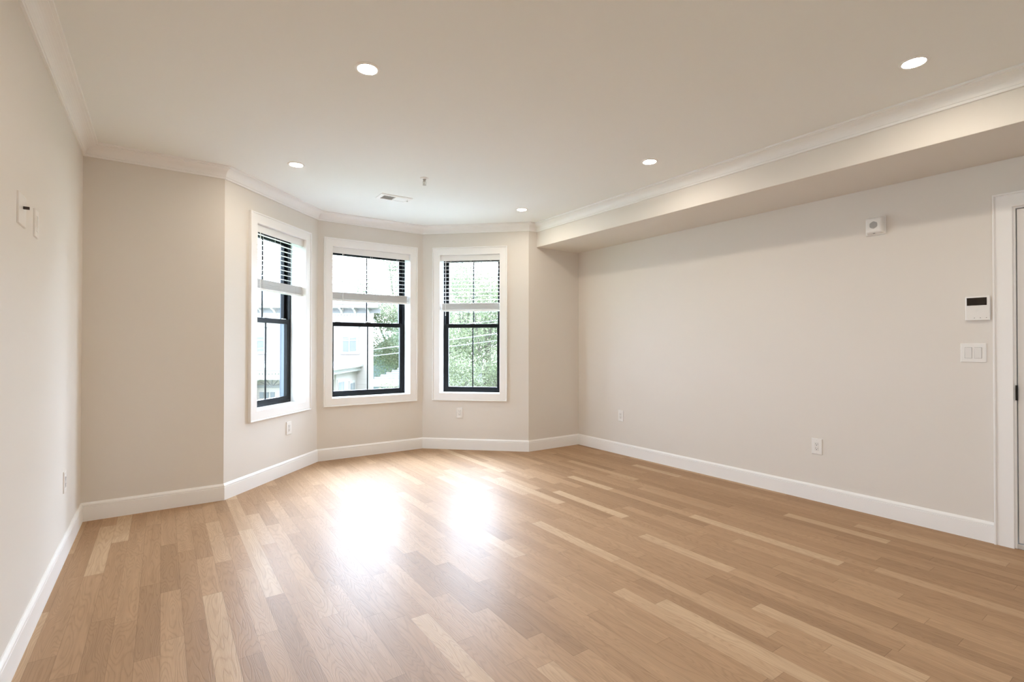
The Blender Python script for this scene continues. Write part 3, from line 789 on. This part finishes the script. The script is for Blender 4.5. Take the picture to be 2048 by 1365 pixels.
# --- low outbuilding with ribbed roof, right of the house
GD = 25.0
gx0, gx1 = U(752, GD), U(752, GD)+7.0
gs = empty('ribbed_roof_garage', W(gx0, GD, GZ), -yr); tag(gs, 'low garage with pale ribbed roof right of the clapboard house', 'garage')
ze, zr = V(761, GD)-GZ, V(733, GD+3)-GZ
m = MB(); m.v = [(-0.2,-0.3,ze),(7.2,-0.3,ze),(7.2,3.0,zr),(0.9,3.0,zr),(-0.2,-0.3,ze-0.12),(7.2,-0.3,ze-0.12),(7.2,3.0,zr-0.12),(0.9,3.0,zr-0.12)]
m.f = [(0,1,2,3),(7,6,5,4),(0,4,5,1),(1,5,6,2),(2,6,7,3),(3,7,4,0)]
rf = m.build('roof', M_ROOF, gs)
m = MB()
for j in range(6):
    f0 = (j+0.6)/6.4; f1 = f0+0.035
    def rp(f, x): return (x, -0.3+3.3*f, ze+(zr-ze)*f+0.004)
    xa = -0.2+1.1*f0
    a, b, c, d = rp(f0,xa), rp(f0,7.1), rp(f1,7.1), rp(f1,xa)
    m.quadbox([a,b,c,d]+[(q[0],q[1],q[2]+0.07) for q in (a,b,c,d)])
m.build('roof_batten', M_FRIEZE, rf)
MB().box(-0.2, 7.2, -0.34, -0.28, ze-0.30, ze+0.02).build('fascia', M_HTRIM, gs)
MB().box(0.9, 7.0, 2.6, 2.9, 0.0, zr-0.1).build('rear_wall', M_HTRIM, gs)
for x in (0.25, 3.4, 6.8): MB().box(x-0.05, x+0.05, -0.2, -0.1, 0, ze-0.05).build('post', M_FRIEZE, gs)
fc = empty('picket_fence', W(U(750, 22.5), 22.5, GZ), -yr); tag(fc, 'low pale picket fence in front of the ribbed-roof garage', 'fence')
m = MB()
for j in range(44): m.box(j*0.13, j*0.13+0.085, 0, 0.025, 0.05, 1.35)
m.build('picket', M_HTRIM, fc)
MB().box(0, 5.75, 0.025, 0.06, 0.3, 0.4).box(0, 5.75, 0.025, 0.06, 1.0, 1.1).build('rail', M_HTRIM, fc)
for j in range(4): MB().box(j*1.88, j*1.88+0.09, 0.06, 0.15, 0, 1.45).build('post', M_HTRIM, fc)
# --- blue house far behind
bh = empty('blue_house', W(U(783, 46), 46, GZ), -yr); tag(bh, 'small blue-grey house half hidden behind the trees', 'house')
MB().box(-2.5, 2.5, 0, 6, 0, 3.9).build('siding_wall', M_BLUE, bh)
m = MB(); m.v = [(-2.9,-0.4,3.8),(2.9,-0.4,3.8),(2.9,6.4,3.8),(-2.9,6.4,3.8),(0,-0.4,5.6),(0,6.4,5.6)]
m.f = [(0,1,4),(1,2,5,4),(2,3,5),(3,0,4,5),(3,2,1,0)]
m.build('gable_roof', M_ROOF, bh)
MB().box(-0.4, 0.4, -0.05, 0.02, 1.6, 2.9).build('house_window', M_HGLASS, bh)

# --- overhead cables between two poles
def pole(r, d, h, lb):
    o = empty('utility_pole', W(r, d, GZ)); tag(o, lb, 'utility pole', 'utility poles along the street')
    MB().tube([(0,0,-0.3),(0,0,h)], [0.15, 0.11], 12).build('post', M_POLE, o)
    MB().box(-0.9, 0.9, -0.06, 0.06, h-0.8, h-0.66).build('crossarm', M_POLE, o)
    o.rotation_euler = (0,0,-yr)
CD = 14.0
rA, rB = -10.5, 2.4
pole(rA, CD, 6.5, 'wooden utility pole down the street to the left of the bay')
pole(rB, CD, 7.6, 'wooden utility pole up the street to the right of the bay')
def cable(v_at_795, slope, rad, lb):
    def zz(r): return CAM_H + (690.4 - (v_at_795 + slope*((r/CD*FPX+1024)-795)))/FPX*CD
    pts = []
    for j in range(41):
        r = rA + (rB-rA)*j/40; q = (j/40-0.5)*2
        pts.append(W(r, CD-0.16, zz(r) - 0.05*(1-q*q) + 0.03))
    o = MB().tube(pts, rad, 6).build('overhead_cable', M_CABLE)
    tag(o, lb, 'cable', 'overhead cables across the street')
cable(692.5, -0.125, 0.017, 'upper overhead cable crossing the view of all three windows, thickest')
cable(705.5, -0.122, 0.012, 'lower overhead cable crossing below the thick one')
cable(665.0, -0.118, 0.008, 'thin high overhead cable crossing the trees above the thick one')

# --- trees
def leaf_mat(name, col):
    m = mat(name, col, 0.6)
    nt = m.node_tree; b = nt.nodes['Principled BSDF']
    out = nt.nodes['Material Output']; tr = nt.nodes.new('ShaderNodeBsdfTranslucent'); ms = nt.nodes.new('ShaderNodeMixShader'); ms.inputs[0].default_value = 0.45
    oi = nt.nodes.new('ShaderNodeNewGeometry')
    mx = nt.nodes.new('ShaderNodeMix'); mx.data_type = 'RGBA'
    mx.inputs['A'].default_value = (*[c*0.55 for c in col], 1); mx.inputs['B'].default_value = (*[min(1,c*1.55) for c in col], 1)
    nt.links.new(oi.outputs['Random Per Island'], mx.inputs['Factor']); nt.links.new(mx.outputs['Result'], b.inputs['Base Color'])
    nt.links.new(mx.outputs['Result'], tr.inputs[0])
    nt.links.new(b.outputs[0], ms.inputs[1]); nt.links.new(tr.outputs[0], ms.inputs[2]); nt.links.new(ms.outputs[0], out.inputs[0])
    return m
M_LEAFA = leaf_mat('pale_green_leaf', (0.145, 0.162, 0.088))
M_LEAFB = leaf_mat('mid_green_leaf', (0.115, 0.15, 0.085))
def foliage_mesh(name, m, H, R, nclump, nleaf, ls, seed):
    rn = random.Random(seed); vs = []; fs = []
    cl = []
    for i in range(nclump):
        a = rn.uniform(0, 2*pi); z = rn.uniform(-1, 1); rr = sqrt(max(0, 1-z*z))*rn.uniform(0.35, 1.0)
        cl.append((Vector((cos(a)*rr*R, sin(a)*rr*R, H*0.62 + z*H*0.36)), rn.uniform(0.28, 0.42)*R))
    for i in range(nleaf):
        c, r = cl[i % nclump]
        d = Vector((rn.gauss(0,1), rn.gauss(0,1), rn.gauss(0,1))).normalized()
        p = c + d*r*(rn.random()**0.35)
        n_ = (d + Vector((rn.gauss(0,.6), rn.gauss(0,.6), rn.gauss(0,.6)+0.5))).normalized()
        a = n_.orthogonal().normalized(); a = Matrix.Rotation(rn.uniform(0, 2*pi), 3, n_) @ a; b_ = n_.cross(a)
        s_ = ls*rn.uniform(0.7, 1.3); k = len(vs)
        vs += [tuple(p - a*s_), tuple(p + b_*s_*0.42 - a*s_*0.1 + n_*s_*0.12), tuple(p + a*s_), tuple(p - b_*s_*0.42 - a*s_*0.1 + n_*s_*0.12)]
        fs += [(k, k+1, k+2), (k, k+2, k+3)]
    me = bpy.data.meshes.new(name); me.from_pydata(vs, [], fs); me.materials.append(m)
    return me, cl
def trunk_mb(H, R, cl, seed):
    rn = random.Random(seed+50); mb = MB()
    mb.tube([(0,0,-0.2),(0.05,0.02,H*0.2),(-0.03,0.06,H*0.45),(0.04,0,H*0.75)], [H*0.030,H*0.024,H*0.018,H*0.006], 10)
    for c, r in cl[:9]:
        z0 = rn.uniform(0.22, 0.5)*H; st = Vector((0,0.03,z0)); md = st.lerp(c, 0.5) + Vector((0,0,-0.2))
        mb.tube([st, md, c], [H*0.011, H*0.007, H*0.003], 7)
    return mb
KINDS = {}
def tree(kind, r, d, sc, rot, lb):
    if kind not in KINDS:
        H, R, nc, nl, ls, m, sd = {'a': (8.0, 3.0, 40, 30000, 0.055, M_LEAFA, 1), 'b': (9.0, 3.4, 46, 32000, 0.062, M_LEAFB, 2), 'c': (5.0, 2.2, 30, 24000, 0.042, M_LEAFA, 3)}[kind]
        me, cl = foliage_mesh('foliage', m, H, R, nc, nl, ls, sd)
        o = empty('leafy_tree')
        fo = bpy.data.objects.new('foliage', me); COL.objects.link(fo); fo.parent = o
        trunk_mb(H, R, cl, sd).build('trunk', M_BARK, o, smooth=True)
        KINDS[kind] = o
    else: o = copy_tree(KINDS[kind])
    o.location = W(r, d, GZ); o.rotation_euler = (0,0,rot); o.scale = (sc, sc, sc)
    tag(o, lb, 'tree', 'trees across the street')
tree('a', -0.9, 20.5, 1.00, 0.3, 'pale green tree filling the lower panes of the right bay window')
tree('c', -2.2, 15.6, 0.86, 1.3, 'short bushy tree at the lower left of the right bay window view')
tree('c', 0.3, 16.4, 0.90, 4.0, 'short bushy tree at the lower right of the right bay window view')
tree('b', -2.7, 28.0, 1.0, 2.1, 'tall tree behind the right bay window, left of centre')
tree('b', 1.8, 27.5, 1.05, 5.1, 'tall tree right of the right bay window view')
tree('a', -6.75, 33.0, 0.95, 0.9, 'tall tree beside the clapboard house seen in the middle window')
tree('b', -9.5, 42.0, 1.35, 3.3, 'tall tree rising behind the roof of the clapboard house')
tree('a', -5.4, 38.0, 1.35, 2.6, 'tree behind the ribbed-roof garage')
tree('a', 6.5, 24.0, 1.05, 1.0, 'green tree far up the street to the right')
tree('b', -26.5, 31.0, 1.1, 1.7, 'green tree left of the clapboard house')
